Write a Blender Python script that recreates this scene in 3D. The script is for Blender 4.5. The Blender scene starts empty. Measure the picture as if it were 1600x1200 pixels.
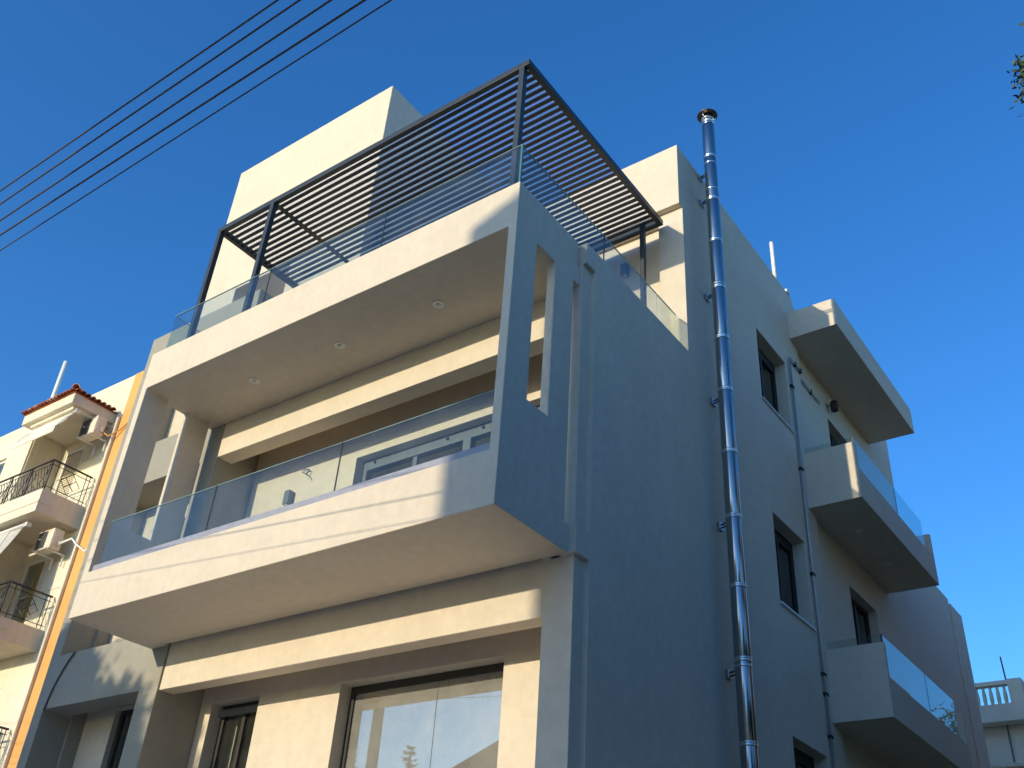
import bpy, bmesh, math, random
from mathutils import Vector, Matrix
R = math.radians
random.seed(7)
sc = bpy.context.scene
col = sc.collection

# ------------------------------------------------------------------ camera
cd = bpy.data.cameras.new('camera'); cam = bpy.data.objects.new('camera', cd); col.objects.link(cam)
right = Vector((0.80990751, 0.58314793, 0.06315314)); up = Vector((0.27871189, -0.47733912, 0.83334689)); fw = Vector((-0.51610998, 0.65733237, 0.5491308))
m = Matrix.Identity(4)
for i in range(3):
    m[i][0] = right[i]; m[i][1] = up[i]; m[i][2] = -fw[i]
m.translation = Vector((4.6786908, -5.83735803, -3.70912718))
cam.matrix_world = m
cd.sensor_fit = 'HORIZONTAL'; cd.sensor_width = 36; cd.lens = 1549.2 * 36 / 1600
cd.clip_start = 0.05; cd.clip_end = 2000
sc.camera = cam

# ------------------------------------------------------------------ world and sun
SUN = Vector((-0.177, -1.0, 0.213)).normalized()
elev = math.asin(SUN.z); azim = math.atan2(SUN.x, SUN.y)
w = bpy.data.worlds.new('World'); sc.world = w; w.use_nodes = True
nt = w.node_tree; nt.nodes.clear()
sky = nt.nodes.new('ShaderNodeTexSky'); sky.sky_type = 'NISHITA'; sky.sun_disc = False
sky.sun_elevation = elev; sky.sun_rotation = azim
sky.altitude = 0; sky.air_density = 1.0; sky.dust_density = 1.0; sky.ozone_density = 2.5
hs = nt.nodes.new('ShaderNodeHueSaturation'); hs.inputs['Saturation'].default_value = 1.26
bg = nt.nodes.new('ShaderNodeBackground'); bg.inputs['Strength'].default_value = 0.15
wo = nt.nodes.new('ShaderNodeOutputWorld')
nt.links.new(sky.outputs[0], hs.inputs['Color']); tint = nt.nodes.new('ShaderNodeVectorMath'); tint.operation = 'MULTIPLY'; tint.inputs[1].default_value = (.70, .94, 1.22)
nt.links.new(hs.outputs[0], tint.inputs[0]); nt.links.new(tint.outputs[0], bg.inputs[0]); nt.links.new(bg.outputs[0], wo.inputs[0])
sl = bpy.data.lights.new('sun', 'SUN'); so = bpy.data.objects.new('sun', sl); col.objects.link(so)
sl.energy = 2.36; sl.angle = R(0.53); sl.color = (1.0, 0.85, 0.60)
so.rotation_euler = SUN.to_track_quat('Z', 'Y').to_euler()
so.location = (0, -20, 20)

sc.view_settings.view_transform = 'Standard'; sc.view_settings.look = 'None'
sc.view_settings.exposure = 0.72; sc.view_settings.gamma = 1; sc.view_settings.use_curve_mapping = False
sc.cycles.max_bounces = 10; sc.cycles.diffuse_bounces = 8; sc.cycles.transparent_max_bounces = 24; sc.cycles.glossy_bounces = 5
sc.cycles.caustics_reflective = False; sc.cycles.caustics_refractive = False

# ------------------------------------------------------------------ materials
def newmat(name):
    mt = bpy.data.materials.new(name); mt.use_nodes = True
    n = mt.node_tree; b = n.nodes['Principled BSDF']; return mt, n, b
def stucco(name, c, var=0.09, bump=0.35, rough=0.92, stain=0.055):
    mt, n, b = newmat(name)
    geo = n.nodes.new('ShaderNodeNewGeometry')
    def noise(s, d, r=0.55):
        t = n.nodes.new('ShaderNodeTexNoise'); t.inputs['Scale'].default_value = s; t.inputs['Detail'].default_value = d
        t.inputs['Roughness'].default_value = r; n.links.new(geo.outputs['Position'], t.inputs['Vector']); return t
    big = noise(1.1, 5); mid = noise(9, 4); fine = noise(140, 2, 0.7); trow = noise(26, 3)
    def rng(t, lo, hi, a=0.3, z=0.7):
        r = n.nodes.new('ShaderNodeMapRange'); r.inputs['From Min'].default_value = a; r.inputs['From Max'].default_value = z
        r.inputs['To Min'].default_value = lo; r.inputs['To Max'].default_value = hi
        n.links.new(t.outputs['Fac'], r.inputs['Value']); return r
    a = rng(big, 1 - stain, 1 + stain * .4); bb = rng(mid, 1 - var * .5, 1 + var * .5); cc = rng(fine, 1 - var * .6, 1 + var * .6)
    m1 = n.nodes.new('ShaderNodeMath'); m1.operation = 'MULTIPLY'; n.links.new(a.outputs[0], m1.inputs[0]); n.links.new(bb.outputs[0], m1.inputs[1])
    m2 = n.nodes.new('ShaderNodeMath'); m2.operation = 'MULTIPLY'; n.links.new(m1.outputs[0], m2.inputs[0]); n.links.new(cc.outputs[0], m2.inputs[1])
    mp = n.nodes.new('ShaderNodeMapping'); mp.inputs['Scale'].default_value = (5, 5, .35); n.links.new(geo.outputs['Position'], mp.inputs['Vector'])
    st = n.nodes.new('ShaderNodeTexNoise'); st.inputs['Scale'].default_value = 1.6; st.inputs['Detail'].default_value = 5; n.links.new(mp.outputs[0], st.inputs['Vector'])
    sr = rng(st, 1 - stain * .28, 1 + stain * .08, .32, .6)
    m3 = n.nodes.new('ShaderNodeMath'); m3.operation = 'MULTIPLY'; n.links.new(m2.outputs[0], m3.inputs[0]); n.links.new(sr.outputs[0], m3.inputs[1]); m2 = m3
    vm = n.nodes.new('ShaderNodeVectorMath'); vm.operation = 'SCALE'; vm.inputs[0].default_value = c[:3]
    n.links.new(m2.outputs[0], vm.inputs['Scale']); n.links.new(vm.outputs[0], b.inputs['Base Color'])
    b.inputs['Roughness'].default_value = rough; b.inputs['Specular IOR Level'].default_value = 0.2
    b1 = n.nodes.new('ShaderNodeBump'); b1.inputs['Strength'].default_value = bump; b1.inputs['Distance'].default_value = 0.004
    n.links.new(fine.outputs['Fac'], b1.inputs['Height'])
    b2 = n.nodes.new('ShaderNodeBump'); b2.inputs['Strength'].default_value = bump * .6; b2.inputs['Distance'].default_value = 0.009
    n.links.new(trow.outputs['Fac'], b2.inputs['Height']); n.links.new(b1.outputs[0], b2.inputs['Normal'])
    n.links.new(b2.outputs[0], b.inputs['Normal'])
    return mt
def plain(name, c, rough=0.5, metal=0.0, var=0.08, scale=12, bump=0.0):
    mt, n, b = newmat(name)
    geo = n.nodes.new('ShaderNodeNewGeometry')
    t = n.nodes.new('ShaderNodeTexNoise'); t.inputs['Scale'].default_value = scale; t.inputs['Detail'].default_value = 4
    n.links.new(geo.outputs['Position'], t.inputs['Vector'])
    r = n.nodes.new('ShaderNodeMapRange'); r.inputs['From Min'].default_value = .3; r.inputs['From Max'].default_value = .7
    r.inputs['To Min'].default_value = 1 - var; r.inputs['To Max'].default_value = 1 + var
    n.links.new(t.outputs['Fac'], r.inputs['Value'])
    vm = n.nodes.new('ShaderNodeVectorMath'); vm.operation = 'SCALE'; vm.inputs[0].default_value = c[:3]
    n.links.new(r.outputs[0], vm.inputs['Scale']); n.links.new(vm.outputs[0], b.inputs['Base Color'])
    r2 = n.nodes.new('ShaderNodeMapRange'); r2.inputs['To Min'].default_value = rough * .85; r2.inputs['To Max'].default_value = min(1, rough * 1.15)
    n.links.new(t.outputs['Fac'], r2.inputs['Value']); n.links.new(r2.outputs[0], b.inputs['Roughness'])
    b.inputs['Metallic'].default_value = metal
    if bump:
        bp_ = n.nodes.new('ShaderNodeBump'); bp_.inputs['Strength'].default_value = bump; bp_.inputs['Distance'].default_value = .01
        n.links.new(t.outputs['Fac'], bp_.inputs['Height']); n.links.new(bp_.outputs[0], b.inputs['Normal'])
    return mt
def glass(name, tint, ior=1.5, dust_haze=0.03, refl=(.95, 1, 1), lo=.3, hi=2):
    mt = bpy.data.materials.new(name); mt.use_nodes = True; n = mt.node_tree; n.nodes.clear()
    out = n.nodes.new('ShaderNodeOutputMaterial')
    tr = n.nodes.new('ShaderNodeBsdfTransparent'); tr.inputs[0].default_value = (*tint, 1)
    gl = n.nodes.new('ShaderNodeBsdfGlossy'); gl.inputs['Roughness'].default_value = 0.0; gl.inputs['Color'].default_value = (*refl, 1)
    fr = n.nodes.new('ShaderNodeFresnel'); fr.inputs['IOR'].default_value = ior
    gb = n.nodes.new('ShaderNodeNewGeometry'); im = n.nodes.new('ShaderNodeMapRange'); im.inputs['To Min'].default_value = ior; im.inputs['To Max'].default_value = 1 / ior
    n.links.new(gb.outputs['Backfacing'], im.inputs['Value']); n.links.new(im.outputs[0], fr.inputs['IOR'])
    mx = n.nodes.new('ShaderNodeMixShader'); n.links.new(fr.outputs[0], mx.inputs[0]); n.links.new(tr.outputs[0], mx.inputs[1]); n.links.new(gl.outputs[0], mx.inputs[2])
    df = n.nodes.new('ShaderNodeBsdfDiffuse'); df.inputs[0].default_value = (.75, .75, .72, 1)
    geo = n.nodes.new('ShaderNodeNewGeometry'); t = n.nodes.new('ShaderNodeTexNoise'); t.inputs['Scale'].default_value = 3.2; t.inputs['Detail'].default_value = 6
    n.links.new(geo.outputs['Position'], t.inputs['Vector'])
    r = n.nodes.new('ShaderNodeMapRange'); r.inputs['From Min'].default_value = .35; r.inputs['From Max'].default_value = .8
    r.inputs['To Min'].default_value = dust_haze * lo; r.inputs['To Max'].default_value = dust_haze * hi
    n.links.new(t.outputs['Fac'], r.inputs['Value'])
    m2 = n.nodes.new('ShaderNodeMixShader'); n.links.new(r.outputs[0], m2.inputs[0]); n.links.new(mx.outputs[0], m2.inputs[1]); n.links.new(df.outputs[0], m2.inputs[2])
    n.links.new(m2.outputs[0], out.inputs[0])
    return mt
WHITE = stucco('white_stucco', (.66, .585, .475))
GREY = stucco('grey_stucco', (.33,.315,.265))
DKGREY = stucco('dark_grey_stucco', (.11, .11, .108))
NCREAM = stucco('cream_paint', (.74, .67, .52), stain=.10)
NWHITE = stucco('off_white_paint', (.70, .63, .50), stain=.12)
CHIP = plain('pale_floor_tile', (.85, .80, .68), .5, 0, .05)
SIDE = stucco('beige_paint', (.42, .29, .16), stain=.12)
ORANGE = stucco('orange_paint', (.72, .38, .13), stain=.10)
INNER = plain('interior_plaster', (.80, .75, .62), .9)
DARKM = plain('dark_aluminium', (.030, .034, .038), .38, 0.0, .05)
SLAT = plain('shaded_slat_aluminium', (.010, .015, .023), .45, 0, .1)  # darker, bluer copy of the pergola metal; underside shade is in the colour
PERG = plain('pergola_aluminium', (.030, .038, .043), .42, 0.0, .06)
GREYM = plain('grey_aluminium', (.13, .15, .17), .4)
STEEL = plain('stainless_steel', (.38, .37, .36), .16, 1.0, .05, 3)
STEELW = plain('stainless_band', (.70, .70, .70), .22, 1.0, .05)
COPPER = plain('scorched_steel', (.10, .075, .06), .42, .8, .3, 20)
WHITEM = plain('white_plastic', (.78, .77, .72), .4)
MARBLE = plain('marble_sill', (.62, .60, .56), .35, 0, .15, 14)
GALV = plain('galvanised_metal', (.42, .44, .46), .3, .9)
CHAN = plain('rail_channel', (.30,.31,.36), .4)
BLACK = plain('black_rubber', (.02, .02, .02), .6)
TILE = stucco('terracotta', (.42, .13, .065), var=.5, stain=.35)
TILE2 = stucco('pale_terracotta', (.60, .33, .22), var=.4, stain=.3)
IRON = plain('black_iron', (.015, .015, .017), .45)
ACM = plain('ac_casing', (.66, .60, .50), .5, 0, .12, 5)
ACG = plain('ac_grille', (.06, .06, .06), .5)
CANVAS = plain('canvas', (.72, .68, .58), .9)
YELLOW = plain('yellow_cloth', (.75, .48, .06), .9, 0, .25, 20)
REDP = plain('red_plastic', (.5, .06, .05), .5)
CABLE = plain('cable_rubber', (.06, .052, .045), .7)
WOOD = plain('weathered_wood', (.16, .12, .09), .9, 0, .3, 30, .3)
LENS = plain('frosted_lens', (.55, .53, .48), .4)
BARK = plain('bark', (.10, .075, .055), .95, 0, .35, 25, .5)
GLASS = glass('railing_glass', (.875, .93, .92), 1.48, .012, (.58, .69, .70))
RIM = plain('polished_glass_edge', (.45, .62, .58), .25)
WGLASS = glass('window_glass', (.84, .88, .86), 1.5, .012)
BIGGL = glass('mirror_glass', (.45, .48, .42), 3.6, .24, (1, .95, .84), .8, 1.25)  # thick pale film imitates a paler sky reflection on the panes
DGLASS = glass('tinted_glass', (.22, .26, .26), 1.5, .006)
EDGE = plain('glass_edge', (.10, .22, .20), .2)
def poly_mat():
    mt = bpy.data.materials.new('polycarbonate'); mt.use_nodes = True; n = mt.node_tree; n.nodes.clear()
    out = n.nodes.new('ShaderNodeOutputMaterial'); tr = n.nodes.new('ShaderNodeBsdfTransparent'); tr.inputs[0].default_value = (.93, .95, .97, 1)
    tl = n.nodes.new('ShaderNodeBsdfTranslucent'); tl.inputs[0].default_value = (.8, .82, .85, 1)
    mx = n.nodes.new('ShaderNodeMixShader'); mx.inputs[0].default_value = .14
    n.links.new(tr.outputs[0], mx.inputs[1]); n.links.new(tl.outputs[0], mx.inputs[2]); n.links.new(mx.outputs[0], out.inputs[0]); return mt
POLY = poly_mat()
def leaf_mat(name, c):
    mt, n, b = newmat(name)
    oi = n.nodes.new('ShaderNodeNewGeometry'); hsv = n.nodes.new('ShaderNodeHueSaturation'); hsv.inputs['Color'].default_value = (*c, 1)
    r = n.nodes.new('ShaderNodeMapRange'); r.inputs['To Min'].default_value = .55; r.inputs['To Max'].default_value = 1.6
    n.links.new(oi.outputs['Random Per Island'], r.inputs['Value']); n.links.new(r.outputs[0], hsv.inputs['Value'])
    n.links.new(hsv.outputs[0], b.inputs['Base Color']); b.inputs['Roughness'].default_value = .6
    return mt
LEAF = leaf_mat('leaf_green', (.045, .075, .025)); NEEDLE = leaf_mat('conifer_green', (.03, .055, .028)); PALE = leaf_mat('palm_green', (.07, .09, .03))

# ------------------------------------------------------------------ helpers
def finish(name, bm, mat, parent=None, bevel=0.0, smooth=False, segs=2):
    bmesh.ops.recalc_face_normals(bm, faces=bm.faces)
    me = bpy.data.meshes.new(name)
    xs = [v.co for v in bm.verts]
    lo = Vector((min(c[i] for c in xs) for i in range(3))); hi = Vector((max(c[i] for c in xs) for i in range(3)))
    o_ = Vector(((lo.x + hi.x) / 2, (lo.y + hi.y) / 2, lo.z))
    for v in bm.verts: v.co -= o_
    bm.to_mesh(me); bm.free()
    me.materials.append(mat)
    if smooth:
        for p in me.polygons: p.use_smooth = True
    ob = bpy.data.objects.new(name, me); col.objects.link(ob)
    ob.location = o_
    if parent is not None:
        ob.parent = parent; ob.location = o_ - wloc(parent)
    if bevel:
        bv = ob.modifiers.new('bevel', 'BEVEL'); bv.width = bevel; bv.segments = segs; bv.limit_method = 'ANGLE'; bv.angle_limit = R(40)
    return ob
def wloc(o):
    v = Vector(o.location)
    while o.parent: o = o.parent; v = v + Vector(o.location)
    return v
def thing(name, loc, label, cat, group=None):
    o = bpy.data.objects.new(name, None); col.objects.link(o); o.location = loc; o.empty_display_size = .3
    o['label'] = label; o['category'] = cat
    if group: o['group'] = group
    return o
def tag(o, label, cat, group=None):
    o['label'] = label; o['category'] = cat
    if group: o['group'] = group
    return o
def bx(bm, x0, x1, y0, y1, z0, z1):
    vs = [bm.verts.new((x, y, z)) for x in (x0, x1) for y in (y0, y1) for z in (z0, z1)]
    for f in ((0, 1, 3, 2), (4, 6, 7, 5), (0, 4, 5, 1), (2, 3, 7, 6), (0, 2, 6, 4), (1, 5, 7, 3)):
        bm.faces.new([vs[i] for i in f])
def box(name, x0, x1, y0, y1, z0, z1, mat, parent=None, bevel=0.0):
    bm = bmesh.new(); bx(bm, min(x0, x1), max(x0, x1), min(y0, y1), max(y0, y1), min(z0, z1), max(z0, z1))
    return finish(name, bm, mat, parent, bevel)
def solid(name, adds, subs, mat, parent=None, bevel=0.008):
    """union of boxes minus boxes, as one clean shell"""
    C = []
    for a in range(3):
        s = sorted({round(b[2 * a + k], 5) for b in adds + subs for k in (0, 1)}); C.append(s)
    X, Y, Z = C
    def inside(x, y, z):
        if not any(b[0] < x < b[1] and b[2] < y < b[3] and b[4] < z < b[5] for b in adds): return False
        return not any(b[0] < x < b[1] and b[2] < y < b[3] and b[4] < z < b[5] for b in subs)
    nx, ny, nz = len(X) - 1, len(Y) - 1, len(Z) - 1
    occ = {}
    for i in range(nx):
        for j in range(ny):
            for k in range(nz):
                if inside((X[i] + X[i + 1]) / 2, (Y[j] + Y[j + 1]) / 2, (Z[k] + Z[k + 1]) / 2): occ[(i, j, k)] = 1
    bm = bmesh.new(); V = {}
    def v(i, j, k):
        if (i, j, k) not in V: V[(i, j, k)] = bm.verts.new((X[i], Y[j], Z[k]))
        return V[(i, j, k)]
    for (i, j, k) in occ:
        for d, q in (((-1, 0, 0), ((0, 0, 0), (0, 0, 1), (0, 1, 1), (0, 1, 0))), ((1, 0, 0), ((1, 0, 0), (1, 1, 0), (1, 1, 1), (1, 0, 1))),
                     ((0, -1, 0), ((0, 0, 0), (1, 0, 0), (1, 0, 1), (0, 0, 1))), ((0, 1, 0), ((0, 1, 0), (0, 1, 1), (1, 1, 1), (1, 1, 0))),
                     ((0, 0, -1), ((0, 0, 0), (0, 1, 0), (1, 1, 0), (1, 0, 0))), ((0, 0, 1), ((0, 0, 1), (1, 0, 1), (1, 1, 1), (0, 1, 1)))):
            if (i + d[0], j + d[1], k + d[2]) not in occ:
                bm.faces.new([v(i + a, j + b, k + c) for a, b, c in q])
    return finish(name, bm, mat, parent, bevel)
def tube_bm(bm, pts, r, n=10, cap=True):
    pts = [Vector(p) for p in pts]; rings = []
    rr = r if isinstance(r, (list, tuple)) else [r] * len(pts)
    for i, p in enumerate(pts):
        a = pts[max(i - 1, 0)]; b = pts[min(i + 1, len(pts) - 1)]
        d = (b - a).normalized(); u = d.cross(Vector((0, 0, 1)))
        if u.length < .1: u = d.cross(Vector((0, 1, 0)))
        u.normalize(); v = d.cross(u)
        rings.append([bm.verts.new(p + (u * math.cos(t * 2 * math.pi / n) + v * math.sin(t * 2 * math.pi / n)) * rr[i]) for t in range(n)])
    for A, B in zip(rings, rings[1:]):
        for t in range(n): bm.faces.new((A[t], A[(t + 1) % n], B[(t + 1) % n], B[t]))
    if cap: bm.faces.new(rings[0]); bm.faces.new(rings[-1])
def tube(name, pts, r, mat, parent=None, n=10):
    bm = bmesh.new(); tube_bm(bm, pts, r, n)
    o = finish(name, bm, mat, parent, 0, True); shade(o); return o
def shade(o):
    try:
        for p in o.data.polygons: p.use_smooth = len(p.vertices) == 4
    except Exception: pass
def lathe(name, cx, cy, prof, mat, parent=None, n=28):
    bm = bmesh.new(); rings = []
    for (r, z) in prof:
        rings.append([bm.verts.new((cx + r * math.cos(2 * math.pi * t / n), cy + r * math.sin(2 * math.pi * t / n), z)) for t in range(n)])
    for A, B in zip(rings, rings[1:]):
        for t in range(n): bm.faces.new((A[t], A[(t + 1) % n], B[(t + 1) % n], B[t]))
    bm.faces.new(rings[0]); bm.faces.new(rings[-1])
    o = finish(name, bm, mat, parent, 0, True); shade(o); return o
def struct(o): o['kind'] = 'structure'; return o
G = -5.35

# ------------------------------------------------------------------ ground
GROUND = stucco('dry_soil', (.50, .43, .33), var=.2, stain=.2); ASPH = plain('asphalt', (.34, .31, .26), .9, 0, .2, 30, .3)
YARD = stucco('yard_concrete', (.34, .24, .13), var=.15)
PAVE = stucco('pavement_concrete', (.74, .66, .53), var=.15, stain=.15)
struct(box('ground', -400, 400, -400, 400, G - .6, G - .1, GROUND))
struct(box('road', -200, 200, -12.5, -5.2, G - .1, G - .06, ASPH))
struct(box('pavement', -200, 200, -5.2, -.2, G - .1, G, PAVE, None, .02))
struct(box('pavement', -200, 200, -15, -12.5, G - .1, G, PAVE, None, .02))
struct(box('yard', .3, 9.5, -.2, 30, G - .1, G - .02, YARD, None, .02))

# ------------------------------------------------------------------ main building
B = thing('apartment_building', (-4.2, 8, G), 'new white and grey rendered apartment block with boxed balcony and three rear balconies', 'building')
ZS, ZT = 3.157, 3.742
# projecting box frame
solid('balcony_frame', [(-6.153, 0, 0, 1.13, 0, .2), (-6.153, 0, 0, .13, .2, .555), (-6.153, -6.04, 0, 1.07, .2, ZS), (-.104, 0, 0, 1.06, .2, ZS),
                        (-.104, 0, 0, 1.13, 0, .28), (-6.153, 0, 0, 1.178, ZS, 3.4), (-6.153, -5.84, 0, 1.178, 0, .2), (-6.153, 0, 0, .12, 3.4, ZT), (-6.153, -6.04, 0, 1.13, 3.4, ZT), (-.104, 0, 0, 1.13, 3.4, ZT)],
      [(-7, -6, .365, .71, 1.24, ZS), (-.2, .1, .365, .71, 1.24, ZS)], WHITE, B)
# side wall body (white), hollow behind the windows
YB = 1.85
adds = [(-5.832, .085, YB, 7.75, G, 3.4), (-5.832, .017, 7.75, 16.5, G, 4.55), (-5.8, .017, 7.75, 15.66, 4.5, 4.66),
        (-.29, .035, 1.18, YB, G, ZT), (-.29, .085, 1.36, YB, G, 3.4),
        (-6.04, .085, 1.36, 3.6, 3.4, ZT), (-.30, .085, 1.18, 1.36, 3.45, ZT), (-.29, .085, 1.13, 1.36, 0.0, .27)]
rooms = [(-5.5, -.17, YB + .25, 5.2, .2, 2.9), (-5.5, -.17, YB + .25, 5.2, -3.0, -.28), (-5.5, -.17, 5.5, 8.5, .2, 2.9), (-5.5, -.17, 5.5, 8.5, 3.45, 5.9), (-5.5, -.17, 5.5, 8.5, -3.0, -.28),
         (-5.5, -.17, 8.6, 12.5, .2, 2.9), (-5.5, -.17, 8.6, 12.5, 3.45, 5.9)]
WY0, WY1 = 5.974, 7.09
holes = [(-.3, .2, WY0, WY1, 4.35, 5.638), (-.3, .2, WY0, WY1, 1.21, 2.501), (-.3, .2, WY0, WY1, -1.93, -.477),
         (-.3, .2, 9.11, 10.37, .2, 2.592), (-.3, .2, 9.11, 10.37, 3.4, 5.70),
         (-3.80, -.33, 1.7, 2.2, .2, 2.385), (-3.435, -1.195, 1.7, 2.2, -1.66, -.565), (-5.62, -4.765, 1.7, 2.2, -2.9, -.54)]
upper = [(-2.9, .075, 3.53, 7.75, 3.4, 7.41), (-2.9, .017, 7.75, 12.8, 3.4, 7.41), (-2.9, -.31, 3.7, 4, 3.4, 7.41)]
upsub = [(-4, -.31, 3.4, 3.72, 3.4, 6.05)]
solid('wall', adds + [(-2.9, .085, 3.6, 7.75, 3.4, 6.245), (-4.4, .017, 7.75, 12.8, 4.5, 7.41), (-2.9, .085, 3.5, 7.75, 6.245, 7.41), (-4.36, -2.9, 3.5, 7.75, 3.4, 7.41)],
      rooms + holes + [(-4.3, -.30, 3.4, 3.75, 3.4, 6.15), (-5.9, -.10, 1.36, 3.6, 3.4, ZT + .01)], WHITE, B, .01)
box('end_pilaster', .018, .05, 15.66, 16.5, G, 4.56, WHITE, B, .01)
# terrace deck between frame and wall, beams
solid('beam', [(-5.83, -.29, 1.18, 1.42, 2.63, 3.4)], [], WHITE, B, .008)
solid('beam', [(-5.82, -.291, 1.20, 1.41, -.533, .2)], [], WHITE, B, .008)
box('floor_tiles', -6.03, -.11, .135, 1.125, .202, .215, CHIP, B)
solid('floor_slab', [(-5.83, -.105, 1.13, YB, .0, .2)], [(-5.9, -.2, 1.12, 1.42, -.1, .21)], WHITE, B, 0)
solid('floor_slab', [(-5.83, -.29, 1.42, YB, 3.157, 3.4)], [], WHITE, B, 0)
# grey stair bay on the left
BY = 1.18
solid('stair_wall', [(-8.45, -5.834, BY, 1.55, G, 5.58), (-8.45, -8.2, 1.55, 9, G, 5.4), (-6.2, -5.834, 1.55, YB + .01, G, 4.9)],
      [(-8.24, -6.2, 1.1, 1.6, 3.34, 4.95), (-8.24, -6.2, 1.1, 1.6, .22, 2.635), (-8.24, -6.2, 1.1, 1.6, G + .15, -.505)], GREY, B, .01)
for zf, zc in ((3.05, 5.1), (-.08, 3.0), (-3.2, -.12)):
    pass
# loggia floors and inner wall
box('landing', -8.2, -6.2, 1.55, 1.8, 2.64, 3.0, GREY, B)
box('landing', -8.2, -6.2, 1.55, 1.8, -.40, .0, GREY, B)
solid('inner_wall', [(-8.2, -6.2, 1.8, 2.0, G, 5.4)], [(-7.35, -6.45, 1.7, 2.1, 3.9, 4.9), (-7.35, -6.45, 1.7, 2.1, .9, 2.3), (-7.55, -6.55, 1.7, 2.1, -1.35, -.42)], WHITE, B, .006)
for z0, z1, xa, xb_ in ((3.9, 4.9, -7.35, -6.45), (.9, 2.3, -7.35, -6.45), (-1.35, -.42, -7.55, -6.55)):
    wn = solid('window', [(xa, xb_, 1.88, 1.94, z0, z1)], [(xa + .06, (xa + xb_) / 2 - .03, 1.8, 2.0, z0 + .06, z1 - .06), ((xa + xb_) / 2 + .03, xb_ - .06, 1.8, 2.0, z0 + .06, z1 - .06)], DARKM, B, .003)
    box('pane', xa + .055, xb_ - .055, 1.905, 1.915, z0 + .055, z1 - .055, WGLASS, wn)
    box('sill', xa - .05, xb_ + .05, 1.75, 1.88, z0 - .03, z0 - .001, MARBLE, wn, .004)
# stair tower above
solid('stair_tower', [(-8.29, -4.38, 1.75, 7.2, 3.42, 9.85)], [(-7.41, -6.06, 1.7, 2.6, 3.5, 6.62), (-7.2, -5.0, 2.8, 6, 3.6, 9)], WHITE, B, .01)
solid('doorway_wall', [(-7.41, -6.06, 2.6, 2.75, 3.42, 6.65)], [(-7.1, -6.6, 2.5, 2.8, 3.42, 5.7)], WHITE, B, .005)
dr = solid('door', [(-7.1, -6.6, 2.66, 2.72, 3.42, 5.7)], [], WHITEM, B, .006)
tube('handle', [(-6.66, 2.64, 4.5), (-6.66, 2.6, 4.5), (-6.78, 2.6, 4.5)], .012, GALV, dr, 8)

# --- front windows
def pane(x0, x1, y, z0, z1, mat, par): return box('pane', x0, x1, y, y + .012, z0, z1, mat, par)
wn = solid('window', [(-3.435, -1.195, 2.02, 2.09, -1.66, -.565)], [(-3.375, -1.255, 2.0, 2.1, -1.6, -.64)], BLACK, B, .003)
pane(-3.375, -2.188, 2.045, -1.6, -.64, BIGGL, wn); pane(-2.180, -1.255, 2.045, -1.6, -.64, BIGGL, wn)
box('joint', -2.188, -2.180, 2.046, 2.056, -1.6, -.64, BLACK, wn)
box('sill', -3.5, -1.13, 1.79, 2.02, -1.695, -1.661, MARBLE, wn, .005)
dn = solid('window', [(-5.62, -4.765, 2.02, 2.09, -2.9, -.54)], [(-5.55, -5.22, 2.0, 2.1, -2.8, -.63), (-5.16, -4.83, 2.0, 2.1, -2.8, -.63)], BLACK, B, .003)
pane(-5.55, -5.22, 2.045, -2.8, -.63, WGLASS, dn); pane(-5.16, -4.83, 2.045, -2.8, -.63, WGLASS, dn)
box('blind_rail', -5.60, -4.785, 1.96, 2.015, -.68, -.60, GREYM, dn, .004)
sd = solid('sliding_window', [(-3.80, -.33, 1.98, 2.08, .2, 2.385)], [(-3.72, -2.14, 1.9, 2.1, .28, 2.24), (-2.02, -.39, 1.9, 2.1, .28, 2.24)], GREYM, B, .004)
lf = solid('sash', [(-2.95, -2.88, 2.0, 2.05, .29, 2.285)], [], GREYM, sd, .003)
rf = solid('sash', [(-1.24, -1.14, 2.0, 2.05, .29, 2.285)], [], GREYM, sd, .003)
pane(-3.66, -2.22, 2.02, .36, 2.20, WGLASS, sd); pane(-1.94, -1.22, 2.02, .36, 2.20, WGLASS, sd); pane(-1.15, -.47, 2.02, .36, 2.20, WGLASS, sd)
for x in (-3.6, -2.4, -1.85): box('catch', x, x + .03, 1.955, 1.98, 2.31, 2.345, BLACK, sd, .003)
box('inner_wall', -5.4, -1.6, 4.6, 4.7, .2, 2.9, INNER, B); box('inner_wall', -2.9, -2.8, 2.9, 4.6, .2, 2.9, INNER, B)
box('inner_wall', -1.5, -.2, 3.4, 3.5, .2, 2.9, INNER, B)
box('light_switch', -1.62, -1.55, 4.58, 4.6, 1.9, 2.0, WHITEM, B, .003)
box('light_switch', -1.38, -1.31, 3.385, 3.4, 2.2, 2.3, WHITEM, B, .003)

# --- side windows
for (z0, z1) in ((4.35, 5.638), (1.21, 2.501), (-1.93, -.477)):
    y0, y1, xw = WY0, WY1, -.10
    wn = solid('window', [(xw - .07, xw, y0, y1, z0, z1)], [(xw - .1, xw + .1, y0 + .06, y0 + .53, z0 + .06, z1 - .16), (xw - .1, xw + .1, y0 + .59, y1 - .06, z0 + .06, z1 - .16)], BLACK, B, .003)
    box('pane', xw - .04, xw - .03, y0 + .055, y0 + .535, z0 + .055, z1 - .155, DGLASS, wn); box('pane', xw - .04, xw - .03, y0 + .585, y1 - .055, z0 + .055, z1 - .155, DGLASS, wn)
    box('sill', xw, .115, y0 - .03, y1 + .03, z0 - .032, z0 - .001, MARBLE, wn, .004)
    bm = bmesh.new(); 
    for k in range(14):
        yy = y0 + .08 + k * .03; bx(bm, xw - .16, xw - .13 - (k % 2) * .015, yy, yy + .022, z0 + .07, z1 - .17)
    finish('curtain', bm, INNER, wn)
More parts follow.
